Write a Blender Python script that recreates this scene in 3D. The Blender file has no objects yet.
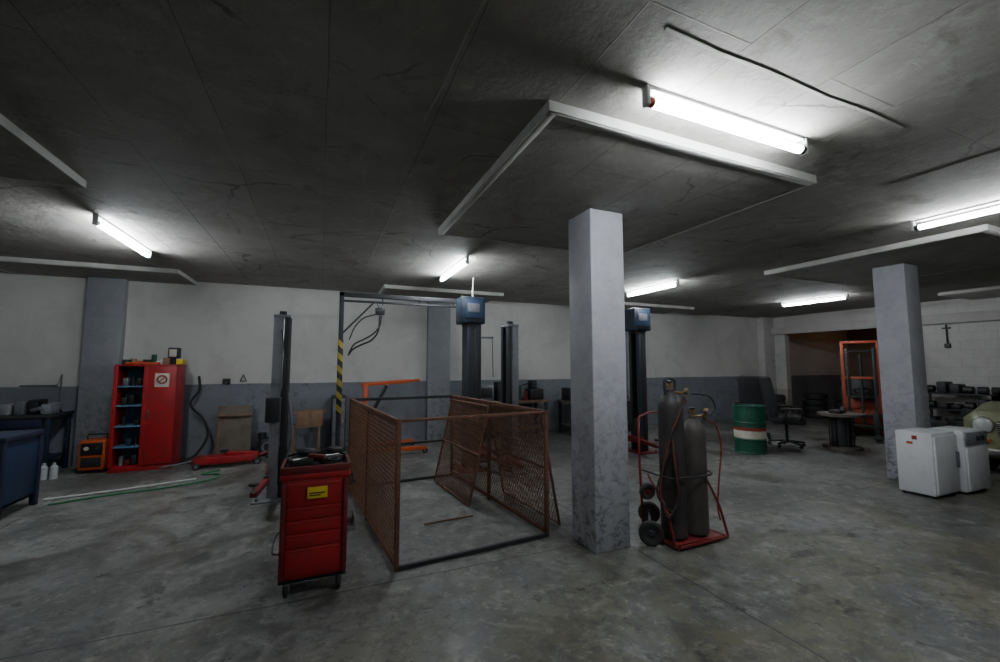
import bpy, bmesh, math, random
from mathutils import Vector, Matrix, Euler
random.seed(7)
PI=math.pi

# ------------------------------------------------------------ materials
def nn(nt,t,**kw):
    n=nt.nodes.new(t)
    for k,v in kw.items(): setattr(n,k,v)
    return n
def base(name):
    m=bpy.data.materials.new(name); m.use_nodes=True
    nt=m.node_tree; b=nt.nodes['Principled BSDF']
    return m,nt,b
def ramp(nt,src,p0,p1,c0=(0,0,0,1),c1=(1,1,1,1)):
    r=nn(nt,'ShaderNodeValToRGB')
    r.color_ramp.elements[0].position=p0; r.color_ramp.elements[1].position=p1
    r.color_ramp.elements[0].color=c0; r.color_ramp.elements[1].color=c1
    nt.links.new(src,r.inputs[0]); return r.outputs[0]
def noise(nt,co,scale,detail=5,rough=.6,dist=0):
    n=nn(nt,'ShaderNodeTexNoise'); n.inputs['Scale'].default_value=scale
    n.inputs['Detail'].default_value=detail; n.inputs['Roughness'].default_value=rough
    n.inputs['Distortion'].default_value=dist
    nt.links.new(co,n.inputs['Vector']); return n.outputs['Fac']
def mix(nt,fac,a,b,mode='MIX'):
    m=nn(nt,'ShaderNodeMix',data_type='RGBA',blend_type=mode)
    for i,v in ((0,fac),(6,a),(7,b)):
        if isinstance(v,(int,float)): m.inputs[i].default_value=v
        elif isinstance(v,tuple): m.inputs[i].default_value=v if len(v)==4 else (*v,1)
        else: nt.links.new(v,m.inputs[i])
    return m.outputs[2]
def math_(nt,op,a,b=0.0,clamp=False):
    m=nn(nt,'ShaderNodeMath',operation=op); m.use_clamp=clamp
    for i,v in ((0,a),(1,b)):
        if isinstance(v,(int,float)): m.inputs[i].default_value=v
        else: nt.links.new(v,m.inputs[i])
    return m.outputs[0]
def coord(nt,out='Object'):
    return nn(nt,'ShaderNodeTexCoord').outputs[out]
def bump(nt,b,h,strength=.2,dist=.01):
    bm=nn(nt,'ShaderNodeBump'); bm.inputs['Strength'].default_value=strength
    bm.inputs['Distance'].default_value=dist
    nt.links.new(h,bm.inputs['Height']); nt.links.new(bm.outputs[0],b.inputs['Normal'])
def mat(name,col,rough=.5,metal=0,wear=.35,scale=6,dirt=(.03,.025,.02),bmp=.08):
    m,nt,b=base(name); co=coord(nt)
    n=noise(nt,co,scale,6,.65)
    f=ramp(nt,n,.48,.72)
    f=math_(nt,'MULTIPLY',f,wear)
    c=mix(nt,f,col,dirt)
    nt.links.new(c,b.inputs['Base Color'])
    r=math_(nt,'MULTIPLY_ADD',n,.3); 
    nt.nodes[-1].inputs[2].default_value=max(0,rough-.12)
    nt.links.new(r,b.inputs['Roughness'])
    b.inputs['Metallic'].default_value=metal
    if bmp: bump(nt,b,noise(nt,co,scale*8,3),bmp,.004)
    return m

M={}
M['red']=mat('red_paint',(.34,.009,.013),.42,0,.4)
M['redd']=mat('dark_red_paint',(.14,.010,.011),.45,0,.5)
M['orange']=mat('orange_paint',(.50,.08,.015),.45,0,.5)
M['lorange']=mat('forklift_orange_paint',(.36,.06,.02),.5,0,.55)
M['rust']=mat('rusty_steel',(.15,.065,.038),.75,.2,.6,9,(.05,.03,.02))
M['mesh']=mat('rusty_mesh_wire',(.21,.105,.058),.7,.1,.4,9)
M['navy']=mat('navy_paint',(.012,.02,.05),.45,0,.35)
M['blue']=mat('blue_paint',(.012,.032,.075),.45,0,.35)
M['boxblue']=mat('control_box_blue',(.006,.016,.032),.45,0,.3)
M['shelfblue']=mat('light_blue_paint',(.08,.20,.32),.5,0,.3)
M['black']=mat('black_plastic',(.012,.012,.013),.45,0,.2,6,(.05,.045,.04))
M['rubber']=mat('black_rubber',(.018,.018,.018),.7,0,.4,8,(.06,.055,.05))
M['steel']=mat('grey_steel',(.16,.17,.185),.45,.3,.5)
M['dsteel']=mat('dark_steel',(.032,.034,.038),.5,.3,.4)
M['lsteel']=mat('light_grey_paint',(.24,.25,.275),.4,.1,.5)
M['chrome']=mat('bright_steel',(.45,.45,.45),.3,1,.3)
M['white']=mat('white_enamel',(.70,.71,.73),.35,0,.25,4,(.25,.2,.15))
M['lampwhite']=mat('lamp_white_enamel',(.7,.7,.7),.4,0,.1)
M['gas']=mat('gas_bottle_paint',(.026,.024,.025),.5,0,.6,5,(.08,.058,.048))
M['gas2']=mat('gas_bottle_brown',(.055,.046,.043),.5,0,.5,5,(.02,.017,.015))
M['green']=mat('green_drum_paint',(.010,.085,.05),.4,0,.4)
M['drumred']=mat('drum_red_paint',(.28,.03,.02),.45,0,.4)
M['wood']=mat('old_wood',(.17,.11,.07),.75,0,.6,5)
M['ply']=mat('dirty_plywood',(.14,.12,.10),.8,0,.6,5)
M['card']=mat('cardboard',(.23,.135,.08),.85,0,.3)
M['yellow']=mat('yellow_paint',(.75,.55,.03),.5,0,.25)
M['paper']=mat('paper',(.55,.51,.44),.8,0,.15)
M['olive']=mat('olive_car_paint',(.22,.23,.12),.3,.05,.25)
M['brass']=mat('brass',(.30,.2,.09),.4,.8,.4)
M['glass']=mat('lamp_glass',(.6,.62,.62),.1,.2,.1)
M['windglass']=mat('window_glass',(.02,.025,.03),.08,0,.1)
M['hoseg']=mat('green_hose',(.03,.18,.08),.5,0,.2)
M['hosew']=mat('white_pipe',(.50,.50,.47),.5,0,.3)
M['hoser']=mat('red_hose',(.20,.02,.02),.5,0,.2)
M['cloth']=mat('grey_cloth',(.022,.022,.025),.9,0,.3)
M['plasticw']=mat('white_plastic',(.5,.53,.55),.4,0,.2)

def emis(name,col,s):
    m,nt,b=base(name); b.inputs['Base Color'].default_value=(1,1,1,1)
    b.inputs['Emission Color'].default_value=(*col,1); b.inputs['Emission Strength'].default_value=s
    return m
M['tube']=emis('fluorescent_tube_glow',(.90,.96,1.0),150)
M['tubelow']=emis('fluorescent_tube_glow_soft',(.92,.96,1.0),95)
M['tubefill']=emis('fill_tube_glow',(.90,.96,1.0),40)  # only for the added fill lamp behind the camera
M['bulb']=emis('warm_bulb_glow',(1,.5,.2),60)

def stripes(name,c1,c2,sc):
    m,nt,b=base(name); co=coord(nt)
    s=nn(nt,'ShaderNodeSeparateXYZ'); nt.links.new(co,s.inputs[0])
    v=math_(nt,'ADD',s.outputs[2],s.outputs[0]); v=math_(nt,'MULTIPLY',v,sc); v=math_(nt,'FRACT',v)
    v=math_(nt,'GREATER_THAN',v,.5)
    nt.links.new(mix(nt,v,c1,c2),b.inputs['Base Color']); b.inputs['Roughness'].default_value=.5
    return m
M['hazard']=stripes('hazard_stripes',(.30,.23,.03),(.015,.015,.015),5)

# room surfaces
def concrete_floor():
    m,nt,b=base('worn_concrete_floor'); co=coord(nt)
    big=noise(nt,co,.5,8,.65,.6); med=noise(nt,co,1.3,12,.72,.9); fine=noise(nt,co,9,8,.8); sp=noise(nt,co,3.5,7,.85)
    moss=noise(nt,co,.85,10,.72,1.4)
    s=nn(nt,'ShaderNodeSeparateXYZ'); nt.links.new(co,s.inputs[0])
    c=mix(nt,ramp(nt,big,.40,.60),(.088,.091,.089),(.19,.193,.188))
    c=mix(nt,math_(nt,'MULTIPLY',ramp(nt,med,.49,.57),.72),c,(.050,.050,.045))
    pale=noise(nt,co,2.1,10,.75,1.2)
    c=mix(nt,math_(nt,'MULTIPLY',ramp(nt,pale,.54,.63),.6),c,(.28,.28,.26))
    near=ramp(nt,math_(nt,'DIVIDE',s.outputs[1],4.0),.35,.95,(1,1,1,1),(.12,.12,.12,1))
    mf=math_(nt,'MULTIPLY',ramp(nt,moss,.44,.54),near)
    c=mix(nt,math_(nt,'MULTIPLY',mf,.7),c,(.130,.124,.066))
    c=mix(nt,math_(nt,'MULTIPLY',ramp(nt,fine,.53,.66),.6),c,(.30,.30,.27))
    c=mix(nt,math_(nt,'MULTIPLY',ramp(nt,noise(nt,co,6,8,.8),.50,.58),.5),c,(.04,.04,.036))
    c=mix(nt,math_(nt,'MULTIPLY',ramp(nt,sp,.585,.62),.8),c,(.022,.022,.02))
    oil=noise(nt,co,.75,6,.6,2.0)
    c=mix(nt,math_(nt,'MULTIPLY',ramp(nt,oil,.60,.66),.65),c,(.025,.024,.022))
    wob=math_(nt,'MULTIPLY',noise(nt,co,2,3),.03)
    tot=None
    for ax,vals in ((0,(-2.93,2.66,7.85)),(1,(-2.2,3.40))):
        for v in vals:
            d=math_(nt,'ABSOLUTE',math_(nt,'SUBTRACT',math_(nt,'ADD',s.outputs[ax],wob),v+.015))
            l=math_(nt,'LESS_THAN',d,.008)
            tot=l if tot is None else math_(nt,'MAXIMUM',tot,l)
    c=mix(nt,math_(nt,'MULTIPLY',tot,.75),c,(.02,.02,.018))
    nt.links.new(c,b.inputs['Base Color'])
    r=ramp(nt,med,.40,.60,(.72,.72,.72,1),(.38,.38,.38,1)); nt.links.new(r,b.inputs['Roughness'])
    b.inputs['Specular IOR Level'].default_value=.45
    bump(nt,b,mix(nt,.5,fine,med),.4,.012)
    return m
def ceil_mat():
    m,nt,b=base('formwork_concrete_ceiling'); co=coord(nt)
    mp=nn(nt,'ShaderNodeMapping'); mp.inputs['Rotation'].default_value=(0,0,PI/2); nt.links.new(co,mp.inputs[0])
    br=nn(nt,'ShaderNodeTexBrick'); br.inputs['Scale'].default_value=1
    br.inputs['Brick Width'].default_value=2.5; br.inputs['Row Height'].default_value=.62
    br.inputs['Mortar Size'].default_value=.005; br.inputs['Mortar Smooth'].default_value=.5
    br.inputs['Color1'].default_value=(.305,.292,.268,1); br.inputs['Color2'].default_value=(.35,.336,.31,1)
    br.inputs['Mortar'].default_value=(.22,.208,.19,1)
    wv=nn(nt,'ShaderNodeVectorMath',operation='SCALE'); nz=nn(nt,'ShaderNodeTexNoise'); nz.inputs['Scale'].default_value=1.5
    nt.links.new(co,nz.inputs['Vector']); nt.links.new(nz.outputs['Color'],wv.inputs[0]); wv.inputs['Scale'].default_value=.03
    ad=nn(nt,'ShaderNodeVectorMath',operation='ADD'); nt.links.new(mp.outputs[0],ad.inputs[0]); nt.links.new(wv.outputs[0],ad.inputs[1])
    nt.links.new(ad.outputs[0],br.inputs['Vector'])
    n=noise(nt,co,.7,9,.7,.8)
    c=mix(nt,math_(nt,'MULTIPLY',ramp(nt,n,.42,.6),.5),br.outputs[0],(.20,.19,.168))
    n2=noise(nt,co,4,9,.75)
    c=mix(nt,math_(nt,'MULTIPLY',ramp(nt,n2,.5,.64),.4),c,(.46,.445,.415))
    n3=noise(nt,co,2.0,9,.75,1)
    c=mix(nt,math_(nt,'MULTIPLY',ramp(nt,n3,.55,.66),.6),c,(.115,.107,.09))
    # water rings / cracks
    vo=nn(nt,'ShaderNodeTexVoronoi',feature='DISTANCE_TO_EDGE'); vo.inputs['Scale'].default_value=.55
    dv=nn(nt,'ShaderNodeVectorMath',operation='ADD'); sc=nn(nt,'ShaderNodeVectorMath',operation='SCALE'); sc.inputs['Scale'].default_value=.5
    n5=nn(nt,'ShaderNodeTexNoise'); n5.inputs['Scale'].default_value=2.0; n5.inputs['Detail'].default_value=8
    nt.links.new(co,n5.inputs['Vector']); nt.links.new(n5.outputs['Color'],sc.inputs[0]); nt.links.new(co,dv.inputs[0]); nt.links.new(sc.outputs[0],dv.inputs[1]); nt.links.new(dv.outputs[0],vo.inputs['Vector'])
    cr=math_(nt,'MULTIPLY',math_(nt,'LESS_THAN',vo.outputs['Distance'],.006),ramp(nt,noise(nt,co,.8,3),.5,.56))
    c=mix(nt,math_(nt,'MULTIPLY',cr,.6),c,(.07,.065,.055))
    nt.links.new(c,b.inputs['Base Color']); b.inputs['Roughness'].default_value=.85
    h=math_(nt,'MULTIPLY_ADD',br.outputs[1],.4); nt.links.new(n2,nt.nodes[-1].inputs[2])
    bump(nt,b,h,.8,.02)
    return m
def wall_mat(name,upper,lower,split=1.30,brick=False):
    m,nt,b=base(name); co=coord(nt)
    s=nn(nt,'ShaderNodeSeparateXYZ'); nt.links.new(co,s.inputs[0])
    w=math_(nt,'MULTIPLY',noise(nt,co,3,3),.02)
    f=math_(nt,'GREATER_THAN',math_(nt,'ADD',s.outputs[2],w),split+.01)
    st=noise(nt,co,1.1,10,.72,.6); fine=noise(nt,co,7,6,.75)
    up=mix(nt,math_(nt,'MULTIPLY',ramp(nt,st,.46,.62),.4),upper,tuple(x*.66 for x in upper))
    lo=mix(nt,math_(nt,'MULTIPLY',ramp(nt,st,.42,.62),.5),lower,tuple(x*.55 for x in lower))
    lo=mix(nt,math_(nt,'MULTIPLY',ramp(nt,fine,.56,.66),.55),lo,(.05,.05,.05))
    c=mix(nt,f,lo,up)
    h=fine
    if brick:
        br=nn(nt,'ShaderNodeTexBrick'); br.inputs['Scale'].default_value=1
        br.inputs['Brick Width'].default_value=.4; br.inputs['Row Height'].default_value=.2
        br.inputs['Mortar Size'].default_value=.008
        mpv=nn(nt,'ShaderNodeCombineXYZ')
        nt.links.new(math_(nt,'ADD',s.outputs[0],s.outputs[1]),mpv.inputs[0]); nt.links.new(s.outputs[2],mpv.inputs[1])
        nt.links.new(mpv.outputs[0],br.inputs['Vector'])
        c=mix(nt,math_(nt,'MULTIPLY',br.outputs[1],.2),c,(.15,.14,.13))
        h=math_(nt,'MULTIPLY_ADD',br.outputs[1],-.8); nt.links.new(fine,nt.nodes[-1].inputs[2])
    nt.links.new(c,b.inputs['Base Color']); b.inputs['Roughness'].default_value=.7
    bump(nt,b,h,.3,.01)
    return m
def column_mat(name,c1,c2):
    m,nt,b=base(name); co=coord(nt)
    s=nn(nt,'ShaderNodeSeparateXYZ'); nt.links.new(co,s.inputs[0])
    n=noise(nt,co,2.2,9,.75); sp=noise(nt,co,11,9,.8,.5)
    c=mix(nt,math_(nt,'MULTIPLY',ramp(nt,n,.45,.62),.45),c1,c2)
    low=ramp(nt,math_(nt,'DIVIDE',s.outputs[2],1.7),.15,.95,(1,1,1,1),(.05,.05,.05,1))
    f=math_(nt,'MULTIPLY',ramp(nt,sp,.50,.58),low)
    c=mix(nt,math_(nt,'MULTIPLY',f,.72),c,(.07,.066,.06))
    nt.links.new(c,b.inputs['Base Color']); b.inputs['Roughness'].default_value=.6
    bump(nt,b,noise(nt,co,12,6,.7),.5,.016)
    return m
M['floor']=concrete_floor(); M['ceil']=ceil_mat()
M['col']=column_mat('grey_painted_concrete',(.35,.355,.385),(.22,.225,.24))
M['pil']=column_mat('grey_painted_pilaster',(.25,.26,.285),(.16,.165,.18))
M['wall']=wall_mat('painted_wall_two_tone',(.56,.555,.53),(.19,.205,.235))
M['wallb']=wall_mat('white_block_wall',(.50,.49,.47),(.38,.36,.33),.9,True)
M['annexw']=wall_mat('brown_annex_wall',(.18,.115,.08),(.09,.065,.05),1.0,True)
M['edge']=mat('white_plaster_edge',(.48,.475,.45),.8,0,.5,3,(.2,.19,.17))
M['seam']=mat('plaster_seam',(.44,.43,.40),.85,0,.5,5,(.22,.21,.19))
M['beam']=mat('plastered_beam',(.42,.41,.39),.8,0,.3,2,(.2,.19,.17))

# ------------------------------------------------------------ builder
class B:
    def __init__(s,name,loc=(0,0,0),rz=0):
        s.name=name; s.loc=loc; s.rz=rz; s.bm=bmesh.new(); s.mats=[]
    def mi(s,m):
        m=M[m] if isinstance(m,str) else m
        if m not in s.mats: s.mats.append(m)
        return s.mats.index(m)
    def _add(s,t,mx,m):
        t.transform(mx); i=s.mi(m)
        for f in t.faces: f.material_index=i
        me=bpy.data.meshes.new('t'); t.to_mesh(me); t.free(); s.bm.from_mesh(me); bpy.data.meshes.remove(me)
    def box(s,c,sz,m,rot=(0,0,0),bev=.006):
        t=bmesh.new(); bmesh.ops.create_cube(t,size=1); t.transform(Matrix.Diagonal((*sz,1)))
        bv=min(bev,min(sz)*.3)
        if bv>0: bmesh.ops.bevel(t,geom=t.edges[:],offset=bv,segments=2,affect='EDGES',profile=.5)
        s._add(t,Matrix.Translation(c)@Euler(rot).to_matrix().to_4x4(),m); return s
    def b2(s,x0,x1,y0,y1,z0,z1,m,bev=.006):
        return s.box(((x0+x1)/2,(y0+y1)/2,(z0+z1)/2),(x1-x0,y1-y0,z1-z0),m,bev=bev)
    def cyl(s,p,q,r,m,r2=None,seg=16,caps=True):
        p=Vector(p);q=Vector(q);d=q-p
        t=bmesh.new(); bmesh.ops.create_cone(t,cap_ends=caps,segments=seg,radius1=r,radius2=r if r2 is None else r2,depth=d.length)
        s._add(t,Matrix.Translation((p+q)/2)@Vector((0,0,1)).rotation_difference(d).to_matrix().to_4x4(),m); return s
    def sph(s,c,r,m,sc=(1,1,1)):
        t=bmesh.new(); bmesh.ops.create_uvsphere(t,u_segments=16,v_segments=10,radius=r)
        s._add(t,Matrix.Translation(c)@Matrix.Diagonal((*sc,1)),m); return s
    def lathe(s,c,prof,m,axis=(0,0,1),seg=28):
        t=bmesh.new(); rings=[]
        for r,z in prof:
            rings.append([t.verts.new((max(r,.0005)*math.cos(2*PI*i/seg),max(r,.0005)*math.sin(2*PI*i/seg),z)) for i in range(seg)])
        for a,b_ in zip(rings,rings[1:]):
            for i in range(seg): t.faces.new((a[i],a[(i+1)%seg],b_[(i+1)%seg],b_[i]))
        bmesh.ops.recalc_face_normals(t,faces=t.faces)
        s._add(t,Matrix.Translation(c)@Vector((0,0,1)).rotation_difference(Vector(axis)).to_matrix().to_4x4(),m); return s
    def tube(s,pts,r,m,seg=8,smooth=True,sub=6):
        P=[Vector(p) for p in pts]
        if smooth and len(P)>2:
            Q=[]; E=[P[0]*2-P[1]]+P+[P[-1]*2-P[-2]]
            for i in range(1,len(E)-2):
                for k in range(sub):
                    u=k/sub; a,b_,c,d=E[i-1:i+3]
                    Q.append(.5*((2*b_)+(c-a)*u+(2*a-5*b_+4*c-d)*u*u+(3*b_-a-3*c+d)*u**3))
            Q.append(P[-1]); P=Q
        t=bmesh.new(); rings=[]
        T0=(P[1]-P[0]).normalized(); n=T0.orthogonal().normalized()
        for i,p in enumerate(P):
            T=((P[min(i+1,len(P)-1)]-P[max(i-1,0)])).normalized()
            n=(n-T*n.dot(T)).normalized(); b_=T.cross(n)
            rings.append([t.verts.new(p+(n*math.cos(2*PI*k/seg)+b_*math.sin(2*PI*k/seg))*r) for k in range(seg)])
        for a,b_ in zip(rings,rings[1:]):
            for k in range(seg): t.faces.new((a[k],a[(k+1)%seg],b_[(k+1)%seg],b_[k]))
        t.faces.new(rings[0][::-1]); t.faces.new(rings[-1])
        s._add(t,Matrix(),m); return s
    def torus(s,c,R,r,m,axis=(0,0,1),seg=28):
        prof=[(R+r*math.cos(2*PI*k/12),r*math.sin(2*PI*k/12)) for k in range(13)]
        return s.lathe(c,prof,m,axis,seg)
    def wheel(s,c,R,w,axis,tyre='rubber',hub='steel'):
        h=w/2
        s.lathe(c,[(R*.55,-h*.8),(R*.85,-h),(R,-h*.6),(R,h*.6),(R*.85,h),(R*.55,h*.8),(R*.55,-h*.8)],tyre,axis)
        s.lathe(c,[(0,-h*.6),(R*.2,-h*.7),(R*.3,-h*.4),(R*.56,-h*.5),(R*.56,h*.5),(R*.3,h*.4),(R*.2,h*.7),(0,h*.6)],hub,axis,20)
        return s
    def mesh(s,o,u,v,W,H,m,pitch=.05,w=.0035):
        """diamond wire mesh in the plane origin o, directions u,v"""
        o=Vector(o);u=Vector(u).normalized();v=Vector(v).normalized();n=u.cross(v); i_=s.mi(m)
        k=1.6
        def seg(a,b_,off):
            A=o+u*a[0]+v*a[1]+n*off; Bv=o+u*b_[0]+v*b_[1]+n*off
            d=(Bv-A)
            if d.length<.01: return
            d.normalize(); sd=d.cross(n)*w; nn_=n*w
            v1=[s.bm.verts.new(A+x) for x in (sd,nn_,-sd,-nn_)]; v2=[s.bm.verts.new(Bv+x) for x in (sd,nn_,-sd,-nn_)]
            for j in range(4):
                f=s.bm.faces.new((v1[j],v1[(j+1)%4],v2[(j+1)%4],v2[j])); f.material_index=i_
        x=-H/k
        while x<W:
            for sgn in (1,-1):
                x0=x;x1=x+H/k;y0=0;y1=H
                if x0<0: y0=(0-x0)*k; x0=0
                if x1>W: y1=H-(x1-W)*k; x1=W
                if sgn==1: seg((x0,y0),(x1,y1),.002)
                else: seg((W-x0,y0),(W-x1,y1),-.002)
            x+=pitch
        return s
    def done(s):
        me=bpy.data.meshes.new(s.name); s.bm.to_mesh(me); s.bm.free()
        for m in s.mats: me.materials.append(m)
        for p in me.polygons: p.use_smooth=True
        me.set_sharp_from_angle(angle=math.radians(35))
        o=bpy.data.objects.new(s.name,me); bpy.context.scene.collection.objects.link(o)
        o.location=s.loc; o.rotation_euler=(0,0,s.rz); return o
def slab(name,x0,x1,y0,y1,z0,z1,m,bev=0):
    return B(name).b2(x0,x1,y0,y1,z0,z1,m,bev).done()

# ------------------------------------------------------------ room
YB=9.2; XR=13.5; XL=-6.5; YF=-4.0; H=3.18; DP=3.115
slab('floor',XL-.2,18.2,YF-.2,YB+.2,-.2,0,'floor')
slab('ceiling',XL-.2,18.2,YF-.2,YB+.2,H,H+.2,'ceil')
slab('wall_back',XL-.2,18.2,YB,YB+.2,0,H,'wall')
slab('wall_left',XL-.2,XL,YF,YB,0,H,'wall')
slab('wall_front',XL-.2,18.2,YF-.2,YF,0,H,'wall')
w=B('wall_right')
w.b2(XR,XR+.2,YF,5.35,0,H,'wallb',0)
w.b2(XR,XR+.2,8.65,YB,0,H,'wallb',0)
w.b2(XR,XR+.2,5.35,8.65,2.66,H,'beam',0)
w.done()
B('trim_1').b2(XR-.12,XR,YF,YB,2.62,2.84,'beam',.01).done()
slab('wall_annex_end',17.9,18.1,YF,YB,0,H,'annexw')
slab('wall_annex_side',XR+.2,17.9,4.6,4.8,0,H,'annexw')
C=.38
for cx,cy in ((2.455,3.36),(7.85,3.36),(-2.93,3.36)):
    B('support_column',(cx,cy,0)).b2(-C/2,C/2,-C/2,C/2,0,DP,'col',.012).done()
for cx in (-3.38,2.40,7.85):
    B('wall_pilaster',(cx,YB,0)).b2(-.25,.25,-.16,0,0,H,'pil',.012).done()
B('wall_pilaster',(XR,YB,0)).b2(-.5,0,-.22,0,0,H,'wallb',.012).done()
def drop(cx,y0,y1,s=1.225):
    b=B('ceiling_drop_panel',(cx,0,0))
    b.b2(-s,s,y0,y1,DP+.002,H,'ceil',0)
    e=.012
    b.b2(-s-e,s+e,y0-e,y0,DP,H,'edge',.003).b2(-s-e,-s,y0,y1,DP,H,'edge',.003).b2(s,s+e,y0,y1,DP,H,'edge',.003)
    if y1<9: b.b2(-s-e,s+e,y1,y1+e,DP,H,'edge',.003)
    b.b2(-s,s,y0,y0+.05,DP-.004,DP+.004,'edge',.002).b2(-s,-s+.05,y0,y1,DP-.004,DP+.004,'edge',.002)
    b.done()
drop(2.40,2.02,4.50); drop(7.85,2.02,4.50); drop(-3.08,2.0,4.45)
drop(-3.38,8.1,YB); drop(2.3,8.1,YB); drop(7.8,8.1,YB)
b=B('ceiling_drop_panel',(12.75,0,0)); b.b2(-.75,.74,2.0,4.45,DP,H,'edge',.005); b.done()

# plaster seams between formwork sheets (thin skim strips)
def strip(name,pts,w):
    b=B(name)
    for p,q in zip(pts,pts[1:]):
        p=Vector(p);q=Vector(q);d=q-p
        b.box(((p+q)/2),(d.length+.01,w,.004),'seam',(0,0,math.atan2(d.y,d.x)),0)
    b.done()
z=H-.002
strip('trim_2',[(1.40,1.35,z),(1.75,1.362,z),(2.1,1.354,z),(2.6,1.368,z),(3.0,1.355,z),(3.4,1.362,z)],.020)
strip('trim_3',[(.60,1.3,z),(.575,1.7,z),(.57,2.1,z),(.55,2.5,z)],.008)
strip('trim_4',[(3.75,1.0,z),(4.2,1.01,z),(4.7,1.0,z)],.014)
strip('trim_5',[(4.4,.3,z),(4.42,1.0,z),(4.40,1.9,z)],.010)

# ------------------------------------------------------------ lamps
def lamp(cx,cy,L,along,m='tube',cap='lampwhite'):
    b=B('fluorescent_ceiling_lamp',(cx,cy,0),0 if along=='x' else PI/2)
    z=H; t=z-.085
    b.b2(-L/2+.02,L/2-.02,-.022,.022,z-.025,z,'lampwhite',.008)
    for s in (-1,1):
        b.b2(s*L/2-.012,s*L/2+.012,-.024,.024,t-.028,z,'lampwhite',.006)
        b.cyl((s*(L/2-.01),0,t),(s*(L/2-.045),0,t),.027,cap if s<0 else 'dsteel')
    b.cyl((-L/2+.045,0,t),(L/2-.045,0,t),.026,m,seg=10)
    return b.done()
lamp(2.28,1.70,1.36,'x','tube','orange')
lamp(-2.15,6.15,1.45,'y')
lamp(1.85,6.2,1.40,'y')
lamp(5.85,6.25,1.35,'y')
lamp(10.35,5.95,1.40,'y','tubelow')
lamp(5.75,1.55,1.45,'y','tubelow')
lamp(-1.0,-2.2,1.40,'x','tubefill')  # unseen fill lamp, added behind the camera to brighten ceiling and foreground

# ------------------------------------------------------------ tool trolley
b=B('red_tool_trolley',(-.005,3.60,0))
W=.225;D=.17
b.b2(-W,W,-D,D,.13,.82,'red',.008)
b.b2(-W-.012,W+.012,-D-.012,D+.012,.82,.865,'red',.008)
for x in (-W,W): b.b2(x-.012,x+.012,-D,D,.86,.915,'redd',.004)
for y in (-D,D): b.b2(-W,W,y-.012,y+.012,.86,.915,'redd',.004)
b.b2(-W,W,-D,D,.865,.88,'black',.003)
b.b2(-W,-W+.035,-D-.022,-D,.14,.81,'redd',.006).b2(W-.035,W,-D-.022,-D,.14,.81,'redd',.006)
z=.155
for h in (.19,.10,.09,.09,.165):
    b.b2(-W+.04,W-.04,-D-.01,-D,z,z+h-.005,'red',.003)
    b.b2(-W+.05,W-.05,-D-.015,-D-.008,z+h-.022,z+h-.014,'red',.003)
    z+=h+.002
b.b2(-.055,.08,-D-.024,-D-.011,.685,.765,'yellow',.002)
b.b2(-.04,.065,-D-.0255,-D-.0235,.72,.728,'black',0).b2(-.04,.035,-D-.0255,-D-.0235,.705,.712,'black',0)
b.tube([(W,-.12,.74),(W+.05,-.12,.76),(W+.05,.12,.76),(W,.12,.74)],.009,'black',smooth=False)
b.b2(W,W+.06,-.13,.10,.40,.43,'steel',.003).b2(W+.05,W+.06,-.13,.10,.40,.50,'steel',.003)
b.tube([(-W,-.12,.30),(-W-.045,-.12,.32),(-W-.045,.05,.36),(-W,.10,.4)],.007,'steel')
b.b2(-W,W,-D+.02,D-.02,.10,.13,'black',.003)
for x in (-W+.05,W-.05):
    for y in (-D+.04,D-.04):
        b.cyl((x,y,.10),(x,y,.075),.02,'steel')
        for s in (-1,1): b.b2(x+s*.02-.002,x+s*.02+.002,y-.015,y+.025,.035,.085,'steel',0)
        b.wheel((x,y+.008,.048),.048,.03,(1,0,0))
b.b2(-.19,-.02,-.1,.08,.88,.955,'black',.015).box((.1,.0,.92),(.16,.09,.06),'dsteel',(0,0,.4),.01)
b.cyl((-.16,-.10,.95),(.16,.04,.945),.012,'chrome').cyl((0,.1,.94),(.2,.09,.95),.018,'black')
b.cyl((-.1,.09,.88),(-.1,.09,.98),.03,'drumred').torus((.12,-.09,.935),.04,.008,'black')
b.tube([(-.2,.1,.95),(-.1,.0,.985),(.02,.06,.97),(.14,.1,.99),(.2,.02,.94)],.01,'rubber')
b.box((.0,-.06,.96),(.12,.05,.03),'redd',(0,.1,-.3),.01)
b.box((.13,.06,.97),(.10,.07,.05),'black',(.1,.1,.6),.012).box((-.08,.05,.98),(.14,.06,.05),'dsteel',(.1,.15,.3),.012)
b.done()

# ------------------------------------------------------------ wire mesh cage
b=B('rusty_wire_mesh_enclosure',(.61,3.56,0),.085)
x0,x1,y0,y1,hh=0,1.46,0,2.52,1.2
w=.018
for (x,y) in ((x0,y0),(x0,(y0+y1)/2),(x0,y1),(x1,y0),(x1,y1),(x1,(y0+y1)/2)):
    b.b2(x-w,x+w,y-w,y+w,0.0,hh,'rust',.003)
for x in (x0,x1):
    b.b2(x-w,x+w,y0,y1,hh-.036,hh,'rust',.003)
    b.b2(x-w,x+w,y0,y1,.03,.065,'rust',.003)
b.b2(x0,x1,y0-w,y0+w,0,.035,'dsteel',.003); b.b2(x0,x1,y1-w,y1+w,0,.035,'dsteel',.003)
b.b2(x0,x1,y0-.012,y0+.012,hh-.024,hh,'rust',.003); b.b2(x0,x1,y1-w,y1+w,hh-.04,hh,'dsteel',.003)
b.b2(x0,x1,y1-w,y1+w,.52,.55,'dsteel',.003)
b.mesh((x0-.01,y0,.05),(0,1,0),(0,0,1),y1-y0,hh-.07,'mesh',.05,.0036)
b.mesh((x1+.01,y0,.05),(0,1,0),(0,0,1),y1-y0,hh-.07,'mesh',.05,.0036)
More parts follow.
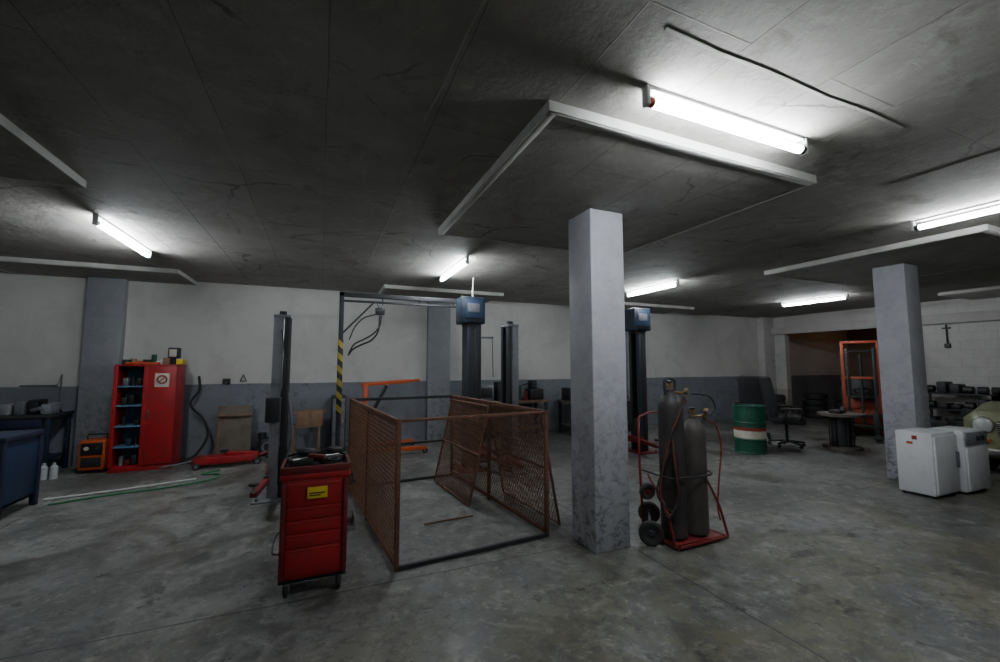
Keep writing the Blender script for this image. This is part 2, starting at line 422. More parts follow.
for (ya,yb,xb,xt) in ((.15,1.35,1.72,1.50),(1.1,2.3,1.12,1.38)):
    v=Vector((xt-xb,0,1.13)); L=v.length; v.normalize()
    o=Vector((xb,ya,.015))
    for yy in (ya,yb): b.cyl((xb,yy,.015),(xt,yy,.015+1.13),.014,'rust',seg=6)
    for t in (0.01,.5,1): b.cyl(o+v*L*t,o+v*L*t+Vector((0,yb-ya,0)),.012,'rust',seg=6)
    b.mesh(o,(0,1,0),v,yb-ya,L,'mesh',.048,.0036)
b.b2(.5,1.05,.82,.84,0,.018,'wood',.003)
b.done()

# ------------------------------------------------------------ car lifts
def lift(xl,xr,y,h,m1,m2,boxes=False,base='steel',rz=0):
    b=B('two_post_car_lift',((xl+xr)/2,y,0),rz); S=(xr-xl)/2
    for s in (-1,1):
        x=s*S
        b.b2(x-.24,x+.24,-.28,.28,0,.02,base,.004)
        for yy in (-.22,.22):
            for xx in (-.19,.19): b.cyl((x+xx,yy,.02),(x+xx,yy,.05),.016,'dsteel',seg=6)
        b.b2(x+s*.08,x+s*.095,-.13,.13,.02,h,m1,.004)
        b.b2(min(x-s*.02,x+s*.09),max(x-s*.02,x+s*.09),-.135,-.12,.02,h,m1,.004)
        b.b2(min(x-s*.09,x-s*.03),max(x-s*.09,x-s*.03),-.145,-.12,.02,h-.02,m2,.004)
        b.b2(min(x-s*.09,x+s*.09),max(x-s*.09,x+s*.09),.12,.135,.02,h,m2,.004)
        for yy in (-1,1): b.b2(x-s*.09-.008,x-s*.09+.008,yy*.10-.03,yy*.10+.03,.02,h,m2,.003)
        b.b2(x-.10,x+.10,-.14,.14,h-.02,h+.015,m1,.004)
        b.cyl((x,0,.02),(x,0,h-.02),.024,'chrome')
        b.cyl((x-.04,0,h+.03),(x+.04,0,h+.03),.045,'dsteel')
        zc=.32
        b.b2(x-.08,x+.07,-.11,.11,zc-.16,zc+.3,'dsteel',.008)
        b.b2(min(x-s*.2,x-s*.05),max(x-s*.2,x-s*.05),-.17,.17,zc-.13,zc-.02,'redd' if boxes else 'dsteel',.01)
        for yy in (-1,1):
            if boxes: p=Vector((x-s*.14,yy*.14,zc-.08)); q=p+Vector((-s*.14,yy*.62,0))
            else: p=Vector((x-.10,yy*.14,zc-.08)); q=p+Vector((-.06,yy*.62,0))
            d=q-p; b.box((p+q)/2,(d.length,.075,.06),'redd',(0,0,math.atan2(d.y,d.x)),.006)
            b.cyl(q+Vector((0,0,.02)),q+Vector((0,0,.10)),.018,'chrome'); b.cyl(q+Vector((0,0,.10)),q+Vector((0,0,.125)),.05,'rubber')
            b.cyl(p+Vector((0,0,-.05)),p+Vector((0,0,.05)),.03,'dsteel')
        if boxes:
            b.b2(x-.20,x+.20,-.18,.16,h+.015,h+.45,'boxblue',.02)
            b.b2(x-.15,x+.15,-.195,-.178,h+.10,h+.40,'blue',.006)
            b.b2(x-.11,x+.09,-.202,-.193,h+.20,h+.34,'steel',.002)
            for k in range(4): b.b2(x-.1,x+.1,-.20,-.193,h+.05+k*.012,h+.056+k*.012,'black',0)
            b.b2(x-.10,x-.075,-.16,-.143,.05,h-.05,'blue',.003)
    return b
b=lift(-.47,2.78,6.12,2.28,'lsteel','dsteel')
b.b2(-1.76,-1.60,-.26,-.15,.95,1.25,'dsteel',.01)
b.tube([(-1.6,-.2,1.25),(-1.57,-.2,1.6),(-1.62,-.15,2.1)],.008,'black').tube([(-1.52,-.16,1.3),(-1.46,-.2,.8),(-1.52,-.2,.4)],.012,'steel')
b.done()
b=lift(2.24,5.70,6.5,2.30,'dsteel','dsteel',True,'redd')
b.tube([(-1.69,0,2.74),(-1.69,.0,2.9),(-1.68,.0,3.1)],.012,'hosew')
b.cyl((-1.58,-.1,2.10),(-1.37,-.12,2.10),.015,'steel').cyl((-1.39,-.12,2.12),(-1.37,-.12,1.45),.006,'black')
b.done()

# hoist gantry with chain hoist
b=B('hoist_gantry_frame',(0,7.0,0))
b.b2(.24,.31,-.035,.035,0,2.80,'dsteel',.004)
b.b2(.235,.315,-.04,.04,.9,2.05,'hazard',.002)
b.b2(.16,.40,-.25,.25,0,.03,'dsteel',.004)
b.b2(.24,2.62,-.035,.035,2.73,2.80,'dsteel',.004).b2(.24,2.62,-.025,.025,2.65,2.68,'dsteel',.004)
b.b2(2.54,2.61,-.035,.035,0,2.76,'dsteel',.004); b.b2(2.46,2.70,-.2,.2,0,.03,'dsteel',.004)
b.cyl((.30,0,2.15),(.78,0,2.68),.016,'dsteel',seg=6)
for x in (.9,1.5,2.1): b.cyl((x,0,2.68),(x,0,2.75),.012,'dsteel',seg=6)
hx=.86
b.cyl((hx,0,2.68),(hx,0,2.58),.012,'steel').b2(hx-.06,hx+.06,-.05,.05,2.46,2.58,'dsteel',.02)
b.torus((hx,0,2.64),.04,.01,'steel',(0,1,0)).cyl((hx-.07,0,2.52),(hx+.07,0,2.52),.055,'dsteel')
b.tube([(hx,0,2.45),(hx-.02,0,2.2),(hx-.12,0,2.05),(hx-.26,0,1.98),(hx-.40,0,1.90),(hx-.47,0,1.80)],.014,'black')
b.tube([(hx+.03,0,2.45),(hx,0,2.28),(hx-.10,0,2.15),(hx-.24,0,2.06),(hx-.38,0,1.98),(hx-.46,0,1.84)],.012,'black')
b.tube([(hx-.04,0,2.48),(hx-.25,0,2.40),(hx-.38,0,2.25),(hx-.46,0,2.05)],.010,'black')
b.done()

# ------------------------------------------------------------ gas bottles trolley
def bottle(b,x,y,z,r,h,m):
    s=h-.12
    b.lathe((x,y,z),[(0,0),(r*.8,0),(r,.02),(r,s-.12),(r*.96,s-.07),(r*.82,s-.02),(r*.5,s+.02),(r*.32,s+.04),(r*.28,s+.07),(0,s+.07)],m)
    b.cyl((x,y,z+s+.07),(x,y,z+s+.13),.016,'brass').cyl((x-.045,y,z+s+.10),(x+.03,y,z+s+.10),.012,'brass')
    b.cyl((x,y,z+s+.13),(x,y,z+s+.145),.03,'black')
b=B('gas_cylinder_trolley')
bottle(b,3.10,3.10,.05,.116,1.42,'gas'); bottle(b,3.36,3.08,.05,.112,1.16,'gas2')
b.tube([(3.05,3.10,1.34),(3.04,3.10,1.50),(3.16,3.10,1.50),(3.15,3.10,1.34)],.014,'dsteel')
for gx,gy,gz in ((3.22,3.0,1.40),(3.20,3.0,1.33),(3.44,2.99,1.15),(3.42,2.96,1.21)):
    b.cyl((gx,gy-.02,gz),(gx,gy+.02,gz),.030,'brass',seg=20).cyl((gx,gy-.024,gz),(gx,gy-.02,gz),.024,'steel',seg=20)
b.cyl((3.12,3.07,1.39),(3.24,3.02,1.38),.012,'brass').cyl((3.36,3.06,1.15),(3.46,3.0,1.17),.012,'brass')
fr=[(2.98,2.92,.03),(3.60,2.94,.03),(3.56,3.36,.03),(2.95,3.36,.03)]
for i in range(4): b.cyl(fr[i],fr[(i+1)%4],.014,'redd',seg=8)
b.box((3.27,3.13,.04),(.56,.36,.012),'redd',(0,0,.02),.002)
b.tube([(2.95,3.34,.03),(2.94,3.36,.6),(2.97,3.40,.95),(3.03,3.46,1.12)],.012,'redd')
b.tube([(3.62,2.95,.03),(3.60,3.05,.35),(3.52,3.25,.75),(3.46,3.36,1.0)],.012,'redd')
b.tube([(2.96,2.95,.03),(2.95,3.05,.35),(2.94,3.25,.6)],.012,'redd')
b.tube([(3.03,3.46,1.12),(3.25,3.48,1.16),(3.42,3.42,1.1),(3.46,3.36,1.0)],.012,'redd')
b.tube([(2.95,3.34,.62),(2.955,3.0,.62),(3.1,2.955,.62),(3.38,2.94,.62),(3.50,3.02,.62),(3.54,3.25,.62)],.009,'dsteel')
b.cyl((2.84,3.12,.11),(3.22,3.56,.11),.012,'steel')
b.wheel((2.84,3.12,.11),.11,.05,(.62,.78,0),'rubber','dsteel'); b.wheel((3.22,3.56,.11),.11,.05,(.62,.78,0),'rubber','dsteel')
b.wheel((2.88,3.20,.46),.075,.05,(.2,.97,.1),'rubber','redd')
for k,(m,o) in enumerate((('hoser',0),('rubber',.03),('rubber',-.02))):
    b.tube([(3.14,2.96,1.33-o),(3.02,2.95,1.15+o),(2.93+o,3.0,.85),(2.88-o,3.04,.5),(2.93+o,2.98,.30+o),(3.0,2.95,.45),(2.98+o,2.94,.75),(2.97,2.97,1.0-o)],.009,m)
b.tube([(3.44,2.96,1.12),(3.54,2.96,1.05),(3.60,2.97,.85),(3.54,2.96,.55),(3.50,2.95,.32),(3.55,2.97,.18)],.008,'hoser')
b.tube([(3.24,2.98,1.38),(3.45,2.96,1.35),(3.54,2.97,1.24),(3.47,2.98,1.16)],.008,'rubber')
b.done()

# ------------------------------------------------------------ red metal cabinet
b=B('red_tool_cabinet',(-2.55,8.62,0))
w=.40;d=.24;h=1.66
b.b2(-w,-w+.02,-d,d,.04,h,'red',.004).b2(w-.02,w,-d,d,.04,h,'red',.004)
b.b2(-w,w,d-.02,d,.04,h,'shelfblue',.004).b2(-w,w,-d,d,h-.03,h,'red',.004).b2(-w,w,-d,d,.0,.08,'red',.004)
b.b2(-w+.02,w-.02,d-.05,d-.03,.08,h-.03,'shelfblue',.002)
b.b2(.02,.04,-d,d-.02,.08,h-.03,'shelfblue',.002)
for z in (.36,.68,1.0,1.3): b.b2(-w+.02,.02,-d+.02,d-.03,z,z+.02,'shelfblue',.002)
b.b2(.03,w-.0,-d-.025,-d,.09,h-.03,'red',.006)
b.b2(-w,-w+.05,-d-.02,-d,.08,h-.03,'red',.004).b2(-.03,.035,-d-.012,-d,.08,h-.03,'red',.004)
b.b2(.12,.31,-d-.03,-d-.024,1.30,1.52,'paper',.002)
b.torus((.215,-d-.032,1.42),.06,.012,'drumred',(0,1,0)); b.cyl((.175,-d-.034,1.38),(.255,-d-.034,1.46),.008,'drumred')
b.b2(.06,.075,-d-.06,-d-.025,.8,.95,'chrome',.004)
for i in range(16):
    zz=(.08,.38,.70,1.02,1.32)[i%5]; x=-w+.07+.085*(i%4)+.01; c=random.choice(['black','dsteel','blue','redd','paper','steel','black','plasticw'])
    if i%3: b.b2(x,x+.065,-.15,.0,zz,zz+.08+.08*random.random(),c,.008)
    else: b.cyl((x+.03,-.1,zz),(x+.03,-.1,zz+.14),.03,c)
for i in range(9):
    x=-w+.08+.088*i; c=['dsteel','card','orange','black','green','plasticw','card','dsteel','yellow'][i]; hh=.05+.10*random.random()
    if i%3==1: b.cyl((x,-.05,h),(x,-.05,h+hh+.03),.035,c)
    else: b.b2(x-.04,x+.045,-.12,.1,h,h+hh,c,.008)
b.cyl((-.3,-.15,h+.02),(.15,-.17,h+.02),.018,'orange')
b.b2(.22,.36,-.1,.08,h+.1,h+.28,'dsteel',.01).b2(.24,.34,-.105,-.1,h+.13,h+.25,'paper',.002)
b.done()

b=B('orange_battery_charger',(-3.18,8.62,0))
b.b2(-.16,.16,-.16,.16,.05,.50,'orange',.02).b2(-.13,.13,-.172,-.158,.28,.46,'black',.005)
b.b2(-.12,.12,-.172,-.158,.10,.24,'dsteel',.005)
b.cyl((-.06,-.185,.38),(-.06,-.17,.38),.03,'paper').cyl((.07,-.19,.38),(.07,-.17,.38),.025,'chrome')
b.tube([(-.12,0,.49),(-.12,0,.57),(.12,0,.57),(.12,0,.49)],.012,'black',smooth=False)
for x in (-.12,.12): b.wheel((x,-.1,.045),.045,.03,(1,0,0)); b.wheel((x,.1,.045),.045,.03,(1,0,0))
b.done()

# back left workbench with tools and bottles
b=B('steel_workbench',(-4.3,8.80,0))
b.b2(-1.1,.62,-.32,.32,.86,.91,'dsteel',.006)
for x in (-1.05,-.2,.57):
    for y in (-.28,.28): b.b2(x-.025,x+.025,y-.025,y+.025,0,.86,'navy',.004)
b.b2(-1.05,.57,-.3,.3,.22,.25,'navy',.004).b2(-1.05,-.25,-.29,.29,.5,.86,'navy',.006)
b.b2(-.98,-.3,-.305,-.29,.62,.66,'steel',.004)
b.b2(-.1,.5,-.3,-.28,.72,.85,'navy',.006)
for i in range(11):
    x=-1.0+.15*i; c=['steel','black','lsteel','dsteel','white','steel','lsteel','lsteel','steel','black','lsteel'][i]
    hh=.10+.12*random.random(); b.b2(x-.07,x+.05,-.2,.05+.1*random.random(),.91,.91+hh,c,.015)
    if i%3==0: b.cyl((x,-.22,.97),(x+.1,-.24,1.0),.03,'steel')
b.tube([(.3,-.1,1.01),(.4,-.2,1.11),(.5,-.1,1.03),(.56,.1,.91)],.012,'black')
for i in range(4): b.lathe((.1+.12*i,-.15,.25),[(0,0),(.045,0),(.045,.15),(.02,.2),(.02,.24),(0,.24)],'plasticw')
b.done()
b=B('white_bottle_group',(-3.7,8.30,0))
for i in range(3): b.lathe((-.05+.11*i,0,0),[(0,0),(.045,0),(.045,.17),(.02,.2),(.02,.23),(0,.23)],'plasticw')
b.done()

b=B('blue_workbench',(-3.82,6.55,0))
b.b2(-.85,.78,-.35,.35,.82,.88,'navy',.008)
b.b2(-.82,.75,-.33,-.30,.12,.80,'blue',.006).b2(.72,.75,-.33,.33,.12,.82,'blue',.006)
b.b2(-.82,.75,.30,.33,.12,.80,'blue',.006).b2(-.82,.75,-.3,.3,.12,.15,'blue',.004)
b.b2(-.82,-.79,-.33,.33,.12,.82,'blue',.006)
for x in (-.80,.74):
    for y in (-.32,.32): b.b2(x-.03,x+.03,y-.03,y+.03,0,.83,'navy',.004)
for k in range(3): b.b2(-.2,.6,-.345,-.33,.2+.2*k,.36+.2*k,'blue',.006); b.b2(.1,.3,-.365,-.345,.29+.2*k,.31+.2*k,'steel',.003)
b.done()

B('white_plastic_pipe').tube([(-3.05,7.0,.015),(-2.4,7.15,.015),(-1.6,7.42,.015)],.014,'hosew',smooth=False).done()
B('green_garden_hose').tube([(-2.9,6.75,.014),(-2.4,6.95,.014),(-1.9,7.05,.014),(-1.4,7.3,.014),(-1.35,7.6,.014),(-1.6,7.7,.014),(-1.4,7.9,.014)],.012,'hoseg').done()
B('black_air_hose').tube([(-2.02,9.15,1.45),(-2.0,9.12,1.2),(-2.1,9.05,.95),(-1.88,8.98,.7),(-1.80,8.95,.4),(-1.95,8.9,.1),(-2.1,8.75,.02),(-1.9,8.6,.02)],.02,'rubber').done()
B('wooden_panel',(-1.40,8.97,0)).box((0,0,.46),(.54,.03,.92),'ply',(-.17,0,0),.004).box((0,-.03,.75),(.54,.015,.05),'wood',(-.17,0,0)).box((-.24,-.02,.46),(.04,.02,.9),'wood',(-.17,0,0)).done()
b=B('red_trolley_jack',(-1.3,8.30,0),.12)
for s in (-1,1):
    b.b2(-.5,.35,s*.13-.012,s*.13+.012,.06,.17,'red',.01)
    b.wheel((.36,s*.15,.055),.055,.05,(0,1,0),'dsteel'); b.wheel((-.48,s*.15,.05),.05,.03,(0,1,0),'dsteel')
b.box((-.1,0,.14),(.65,.16,.05),'red',(0,.05,0),.01).cyl((.35,-.17,.055),(.35,.17,.055),.02,'steel')
b.box((.12,0,.18),(.5,.09,.06),'red',(0,.10,0),.012).cyl((-.12,0,.22),(-.12,0,.25),.06,'dsteel')
b.cyl((-.45,0,.12),(-.95,.05,.02+.03),.016,'steel').cyl((.3,0,.1),(.75,0,.22),.03,'redd')
b.b2(-.55,-.4,-.12,.12,.07,.16,'redd',.01)
b.done()
b=B('car_engine_part',(-.84,8.88,0)); b.box((0,0,.17),(.3,.26,.3),'dsteel',(0,0,.2),.03).cyl((-.1,-.05,.32),(-.1,-.05,.42),.07,'black').cyl((.08,0,.3),(.08,0,.38),.05,'steel').torus((0,-.15,.17),.08,.02,'steel',(0,1,0)).cyl((-.15,-.1,.06),(-.15,.12,.2),.05,'dsteel'); b.done()
b=B('wooden_stool_stand',(-.2,8.75,0)); b.b2(-.25,.25,-.18,.18,.5,.54,'wood',.005)
for x in (-.21,.21):
    for y in (-.14,.14): b.b2(x-.02,x+.02,y-.02,y+.02,0,.5,'wood',.003)
b.done()
b=B('cardboard_box',(-.15,8.75,.542)); b.b2(-.22,.22,-.15,.15,0,.26,'card',.006).box((-.25,0,.24),(.1,.3,.006),'card',(0,-.5,0),0).box((.25,0,.24),(.1,.3,.006),'card',(0,.5,0),0).b2(-.03,.03,-.152,-.148,0,.26,'wood',0); b.done()
b=B('metal_locker',(.32,8.95,0)); b.b2(-.10,.16,-.2,.2,0,1.05,'dsteel',.008).b2(-.08,.14,-.215,-.2,.05,1.0,'steel',.006).b2(.09,.11,-.23,-.215,.5,.6,'chrome',.003); b.done()
b=B('orange_engine_crane',(.80,8.30,0),.08)
for s in (-1,1): b.box((.45,s*.35,.10),(1.2,.07,.07),'orange',(0,0,s*.12),.006); b.wheel((1.03,s*.42,.05),.05,.04,(0,1,0)); b.wheel((-.12,s*.28,.05),.05,.04,(0,1,0))
b.b2(-.12,-.04,-.32,.32,.07,.14,'orange',.006)
b.b2(-.05,.03,-.04,.04,.1,1.28,'orange',.006)
b.box((.36,0,1.31),(.9,.07,.07),'orange',(0,-.06,0),.006).box((.88,0,1.345),(.3,.05,.05),'orange',(0,-.06,0),.004)
b.cyl((.02,0,.55),(.38,0,1.26),.035,'black').cyl((.2,0,.92),(.4,0,1.28),.018,'chrome')
b.tube([(1.0,0,1.35),(1.0,0,1.2),(1.0,0,1.1)],.008,'steel').torus((1.0,0,1.07),.035,.01,'steel',(0,1,0))
b.cyl((-.1,0,.2),(-.05,0,.9),.015,'orange')
b.done()
def bench(x,y,w,d,h,m):
    b=B('wooden_workbench',(x,y,0)); b.b2(-w,w,-d,d,h-.05,h,m,.006)
    for sx in (-w+.05,w-.05):
        for sy in (-d+.05,d-.05): b.b2(sx-.03,sx+.03,sy-.03,sy+.03,0,h-.05,'dsteel',.004)
    b.b2(-w+.05,w-.05,-d+.05,d-.05,.2,.23,m,.004); return b
b=bench(3.9,8.8,.95,.3,.85,'wood'); h=.85
b.b2(-.75,-.35,-.15,.15,h,h+.36,'steel',.02).b2(-.7,-.4,-.16,-.15,h+.08,h+.3,'black',.01)
b.b2(-.25,.05,-.1,.15,h,h+.42,'dsteel',.015).b2(.55,.9,-.15,.15,h,h+.25,'black',.02).cyl((.3,0,h),(.3,0,h+.3),.08,'green').cyl((.45,-.1,h),(.45,-.1,h+.2),.05,'redd').b2(.6,.75,-.1,.1,h+.25,h+.45,'dsteel',.02)
b.tube([(.1,-.15,h+.1),(.2,-.2,h+.3),(.4,-.1,h+.35),(.6,-.15,h+.4)],.015,'black')
b.b2(-.8,.3,-.2,.2,.23,.6,'black',.02)
b.done()
B('yellow_wall_sign').b2(3.15,3.35,YB-.015,YB,1.15,1.3,'yellow',.002).b2(3.19,3.31,YB-.018,YB-.014,1.20,1.215,'black',0).done()
b=bench(6.3,8.75,.9,.3,.8,'ply')
for i in range(9):
    x=-.8+.19*i; c=random.choice(['black','dsteel','steel','redd','black','black']); b.b2(x-.08,x+.07,-.2,.15,.8,.9+.22*random.random(),c,.02)
    b.cyl((x,-.22,.85),(x+.12,-.2,.85),.04,'dsteel')
b.done()
b=B('triangular_wall_hanger'); b.tube([(-1.38,YB-.015,1.35),(-1.33,YB-.015,1.47),(-1.28,YB-.015,1.35),(-1.38,YB-.015,1.35)],.01,'black',smooth=False); b.done()
b=B('wall_hook_board'); b.b2(-1.66,-1.54,YB-.03,YB,1.30,1.40,'dsteel',.004).cyl((-1.6,YB-.06,1.33),(-1.6,YB-.02,1.33),.012,'steel'); b.done()
B('wall_conduit').tube([(-4.4,YB-.02,1.32),(-3.95,YB-.02,1.32),(-3.9,YB-.02,1.5),(-3.9,YB-.02,1.0)],.01,'steel',smooth=False).done()

# ------------------------------------------------------------ oil drum
b=B('green_oil_drum',(7.60,5.62,0))
R=.27
def dr(z0,z1,m,rib): b.lathe((0,0,0),[(R,z0)]+([(R,z0+rib-.015),(R+.012,z0+rib),(R,z0+rib+.015)] if rib else [])+[(R,z1)],m,seg=36)
b.lathe((0,0,0),[(0,.01),(R-.01,.01),(R+.01,0),(R+.01,.02),(R,.03)],'green',seg=36)
dr(.03,.28,'green',.23); dr(.28,.42,'paper',0); dr(.42,.48,'drumred',.0); dr(.48,.86,'green',.09)
b.lathe((0,0,0),[(R,.86),(R+.012,.865),(R+.012,.885),(R-.01,.885),(R-.012,.865),(0,.865)],'green',seg=36)
b.cyl((.15,0,.865),(.15,0,.89),.03,'steel').cyl((-.18,.05,.865),(-.18,.05,.88),.02,'steel')
b.done()

def office_chair(x,y,rz):
    b=B('black_office_chair',(x,y,0),rz)
    for i in range(5):
        a=2*PI*i/5; c,s=math.cos(a),math.sin(a)
        b.box((c*.17,s*.17,.10),(.32,.045,.035),'black',(0,.12,a),.01); b.wheel((c*.31,s*.31,.032),.032,.04,(-s,c,0),'black','black')
    b.cyl((0,0,.08),(0,0,.48),.028,'dsteel')
    b.box((0,0,.55),(.62,.58,.16),'cloth',(0,0,0),.05)
    b.box((0,.29,1.0),(.62,.15,.82),'cloth',(-.14,0,0),.06).box((0,.24,.98),(.44,.10,.56),'black',(-.14,0,0),.04)
    for s in (-1,1):
        b.tube([(s*.27,.1,.54),(s*.36,.08,.58),(s*.37,.05,.76)],.022,'black').box((s*.36,-.03,.78),(.08,.36,.05),'black',(0,0,0),.015)
        b.tube([(s*.37,-.15,.76),(s*.36,-.2,.64),(s*.27,-.12,.54)],.018,'black')
    b.done()
office_chair(8.80,5.70,.75); office_chair(9.2,6.65,2.2)
b=B('cable_spool_table',(9.62,5.15,0))
b.cyl((0,0,.64),(0,0,.69),.38,'ply',seg=36).cyl((0,0,.0),(0,0,.05),.32,'ply',seg=36).cyl((0,0,.05),(0,0,.64),.17,'dsteel',seg=20)
for i in range(6): a=i*PI/3; b.cyl((math.cos(a)*.19,math.sin(a)*.19,.05),(math.cos(a)*.19,math.sin(a)*.19,.64),.012,'dsteel',seg=6)
b.b2(-.2,-.05,-.1,.1,.69,.76,'dsteel',.01).cyl((.1,0,.69),(.1,0,.81),.04,'steel').cyl((.2,.1,.69),(.2,.1,.78),.05,'black')
b.done()

# forklift
b=B('orange_forklift',(12.15,6.0,0),PI+.45)
for s in (-1,1):
    b.b2(.52,.59,s*.32-.03,s*.32+.03,.08,2.22,'lorange',.006)
    b.b2(.60,.65,s*.24-.025,s*.24+.025,.1,2.05,'dsteel',.004)
    b.b2(.70,1.45,s*.22-.05,s*.22+.05,.05,.09,'dsteel',.004).b2(.68,.72,s*.22-.05,s*.22+.05,.05,.6,'dsteel',.004)
    b.wheel((.38,s*.40,.27),.27,.18,(0,1,0),'rubber','lorange'); b.wheel((-.75,s*.36,.22),.22,.16,(0,1,0),'rubber','lorange')
    b.tube([(.40,s*.36,.6),(.32,s*.36,1.95),(-.65,s*.36,2.05),(-.85,s*.36,1.0)],.02,'dsteel',smooth=False)
for z in (.5,1.35,2.19): b.b2(.52,.59,-.34,.34,z-.03,z+.03,'lorange',.006)
for z in (.25,.5): b.b2(.66,.70,-.38,.38,z-.03,z+.03,'dsteel',.004)
for x in (-.6,-.35,-.1,.15): b.b2(x-.012,x+.012,-.36,.36,1.98,2.0,'dsteel',.004)
b.cyl((.55,0,.2),(.55,0,1.9),.03,'dsteel')
b.box((-.05,0,.42),(.9,.62,.34),'lorange',bev=.03).box((-.72,0,.55),(.55,.80,.62),'lorange',bev=.08)
b.box((-.4,0,.85),(.45,.45,.10),'black',bev=.03).box((-.62,0,1.08),(.10,.44,.42),'black',(0,-.15,0),.03)
b.cyl((.28,0,.55),(.12,0,1.0),.02,'black').torus((.10,0,1.03),.15,.014,'black',(-.5,0,1))
b.done()

# white cabinets
b=B('white_washing_cabinet',(7.31,2.93,0))
b.b2(-.31,.27,-.17,.20,.03,.80,'white',.02).b2(-.29,.25,-.19,-.168,.06,.76,'white',.012).b2(.19,.22,-.215,-.19,.35,.55,'steel',.006)
b.box((-.315,.05,.66),(.008,.06,.03),'orange',bev=.001).box((-.315,.0,.73),(.006,.05,.05),'drumred',bev=.001)
for x in (-.27,.23):
    for y in (-.13,.16): b.cyl((x,y,0),(x,y,.035),.02,'black')
b.done()
b=B('white_kitchen_appliance',(7.90,2.87,0))
b.b2(-.30,.30,-.18,.18,.03,.80,'white',.025).b2(-.28,.28,-.20,-.178,.05,.60,'white',.012).b2(-.28,.28,-.20,-.178,.62,.78,'lsteel',.006)
b.cyl((.0,-.22,.70),(.0,-.2,.70),.03,'black').cyl((.12,-.22,.70),(.12,-.2,.70),.03,'black')
for x in (-.25,.25):
    for y in (-.13,.13): b.cyl((x,y,0),(x,y,.035),.02,'black')
b.done()

# olive car (front towards -X)
b=B('olive_green_car',(9.25,2.52,0))
def hull(secs,m):
    t=bmesh.new(); R_=[]
    for x,hw,zb,zt,tp in secs:
        pts=[(-hw*.92,zb),(-hw,zb+.12),(-hw,zt-.12),(-hw*tp,zt),(-hw*tp*.5,zt+.02),(hw*tp*.5,zt+.02),(hw*tp,zt),(hw,zt-.12),(hw,zb+.12),(hw*.92,zb)]
        R_.append([t.verts.new((x,y,z)) for y,z in pts])
    n=len(R_[0])
    for a,c in zip(R_,R_[1:]):
        for i in range(n): t.faces.new((a[i],a[(i+1)%n],c[(i+1)%n],c[i]))
    t.faces.new(R_[0]); t.faces.new(R_[-1][::-1])
    bmesh.ops.recalc_face_normals(t,faces=t.faces); b._add(t,Matrix(),m)
hull([(0,.70,.30,.86,.80),(.06,.76,.26,.95,.84),(.5,.78,.25,1.03,.88),(1.05,.79,.25,1.07,.92),(2.9,.79,.25,1.07,.92),(3.35,.74,.30,.98,.9)],'olive')
hull([(.95,.72,1.02,1.06,.9),(1.35,.66,1.02,1.44,.85),(2.3,.66,1.02,1.48,.85),(2.85,.68,1.02,1.09,.9)],'olive')
hull([(1.02,.66,1.06,1.07,.9),(1.33,.60,1.06,1.41,.85),(1.36,.675,1.06,1.39,.86),(2.25,.675,1.06,1.41,.86),(2.7,.6,1.06,1.12,.9)],'windglass')
for s in (-1,1):
    b.lathe((-.03,s*.53,.75),[(0,-.02),(.08,-.015),(.105,.0),(.115,.03),(.11,.07)],'glass',(1,0,0)).torus((-.02,s*.53,.75),.11,.014,'chrome',(1,0,0))
    b.box((-.03,s*.53,.52),(.04,.14,.06),'orange',bev=.01)
    for x in (.55,2.75): b.wheel((x,s*.70,.30),.30,.18,(0,1,0))
b.b2(-.03,.0,-.38,.38,.60,.82,'black',.01)
for k in range(7): b.b2(-.045,-.028,-.37,.37,.615+.028*k,.625+.028*k,'chrome',.002)
b.box((-.09,0,.37),(.08,1.5,.10),'chrome',bev=.03)
b.done()

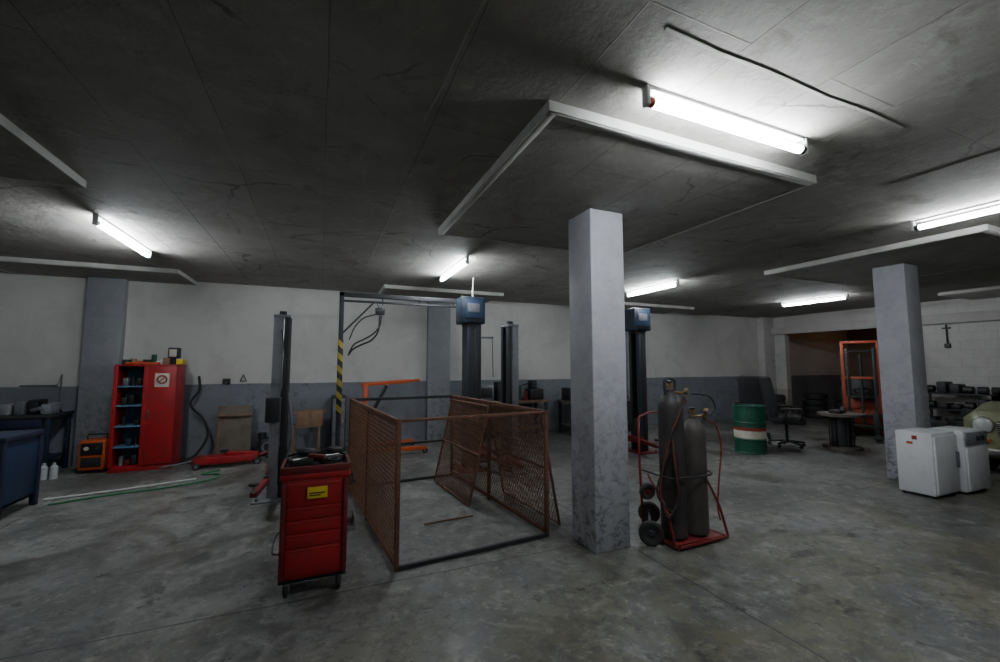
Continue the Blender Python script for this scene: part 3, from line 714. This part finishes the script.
# right-hand clutter
def tyres(x,y,n,r=.31,m='rubber'):
    b=B('tyre_stack',(x,y,0))
    for i in range(n):
        ox,oy=random.uniform(-.03,.03),random.uniform(-.03,.03)
        b.lathe((ox,oy,.1+.19*i),[(r*.58,-.08),(r*.8,-.095),(r*.96,-.08),(r,-.04),(r,.04),(r*.96,.08),(r*.8,.095),(r*.58,.08),(r*.55,0),(r*.58,-.08)],m)
    b.done()
tyres(14.4,7.5,4); tyres(14.4,8.4,4); tyres(12.6,8.5,4)
b=B('steel_shelf_rack',(13.05,4.45,0))
for x in (-.22,.22):
    for y in (-.75,.75): b.b2(x-.02,x+.02,y-.02,y+.02,0,1.05,'dsteel',.003)
for z in (.25,.65,1.0): b.b2(-.24,.24,-.77,.77,z,z+.03,'dsteel',.003)
for z in (.28,.68,1.03):
    for i in range(7):
        y=-.66+.21*i; c=random.choice(['dsteel','black','dsteel','black','rubber','dsteel','black']); hh=.08+.2*random.random()
        if random.random()<.45: b.cyl((-.1,y-.06,z+.08),(-.1,y+.08,z+.08),.08,c)
        else: b.b2(-.2,.15,y-.08,y+.09,z,z+hh,c,.03)
b.done()
b=B('scrap_parts_pile',(11.4,3.95,0))
for i in range(26):
    x=random.uniform(-.5,.5); y=random.uniform(-.45,.45); z=random.uniform(.1,.75)*(1-.6*(abs(x)+abs(y))/1.0)+.1
    c=random.choice(['black','dsteel','dsteel','rust','black','rubber','steel'])
    if i%3==0: b.torus((x,y,max(z,.12)),.2,.06,'rubber',(random.uniform(-.5,.5),random.uniform(-.5,.5),1))
    else: b.box((x,y,z),(random.uniform(.15,.4),random.uniform(.15,.35),random.uniform(.12,.3)),c,(random.uniform(-.3,.3),random.uniform(-.3,.3),random.uniform(0,3)),.03)
b.b2(-.5,.5,-.45,.45,.0,.25,'dsteel',.02)
b.done()
b=B('wall_bracket_pipe'); b.tube([(XR-.03,4.9,2.60),(XR-.03,4.9,2.1)],.015,'black',smooth=False).b2(XR-.05,XR,4.85,4.95,2.05,2.15,'dsteel',.004).b2(XR-.06,XR,4.83,4.97,2.5,2.53,'black',.004); b.done()
b=B('warm_bulb_pendant',(16.4,7.4,0)); b.cyl((0,0,H),(0,0,2.75),.006,'black').cyl((0,0,2.75),(0,0,2.69),.02,'black').sph((0,0,2.65),.04,'bulb'); b.done()
b=B('red_compressor',(15.9,6.2,0)); b.b2(-.5,.5,-.4,.4,.0,.95,'redd',.03).b2(-.4,.3,-.3,.3,.95,1.3,'rust',.04).cyl((0,0,1.3),(0,0,1.6),.1,'dsteel').b2(-.3,.3,-.42,-.4,.2,.8,'black',.01); b.done()

# ------------------------------------------------------------ world & camera
wd=bpy.data.worlds.new('world'); bpy.context.scene.world=wd; wd.use_nodes=True
wd.node_tree.nodes['Background'].inputs[0].default_value=(.02,.02,.022,1)
cam=bpy.data.cameras.new('camera'); co=bpy.data.objects.new('camera',cam); bpy.context.scene.collection.objects.link(co)
cam.sensor_width=36; cam.lens=15.08; cam.clip_start=.05
co.location=(0,0,1.65); co.rotation_euler=(math.radians(90+4.65),0,math.radians(-23.1))
bpy.context.scene.camera=co
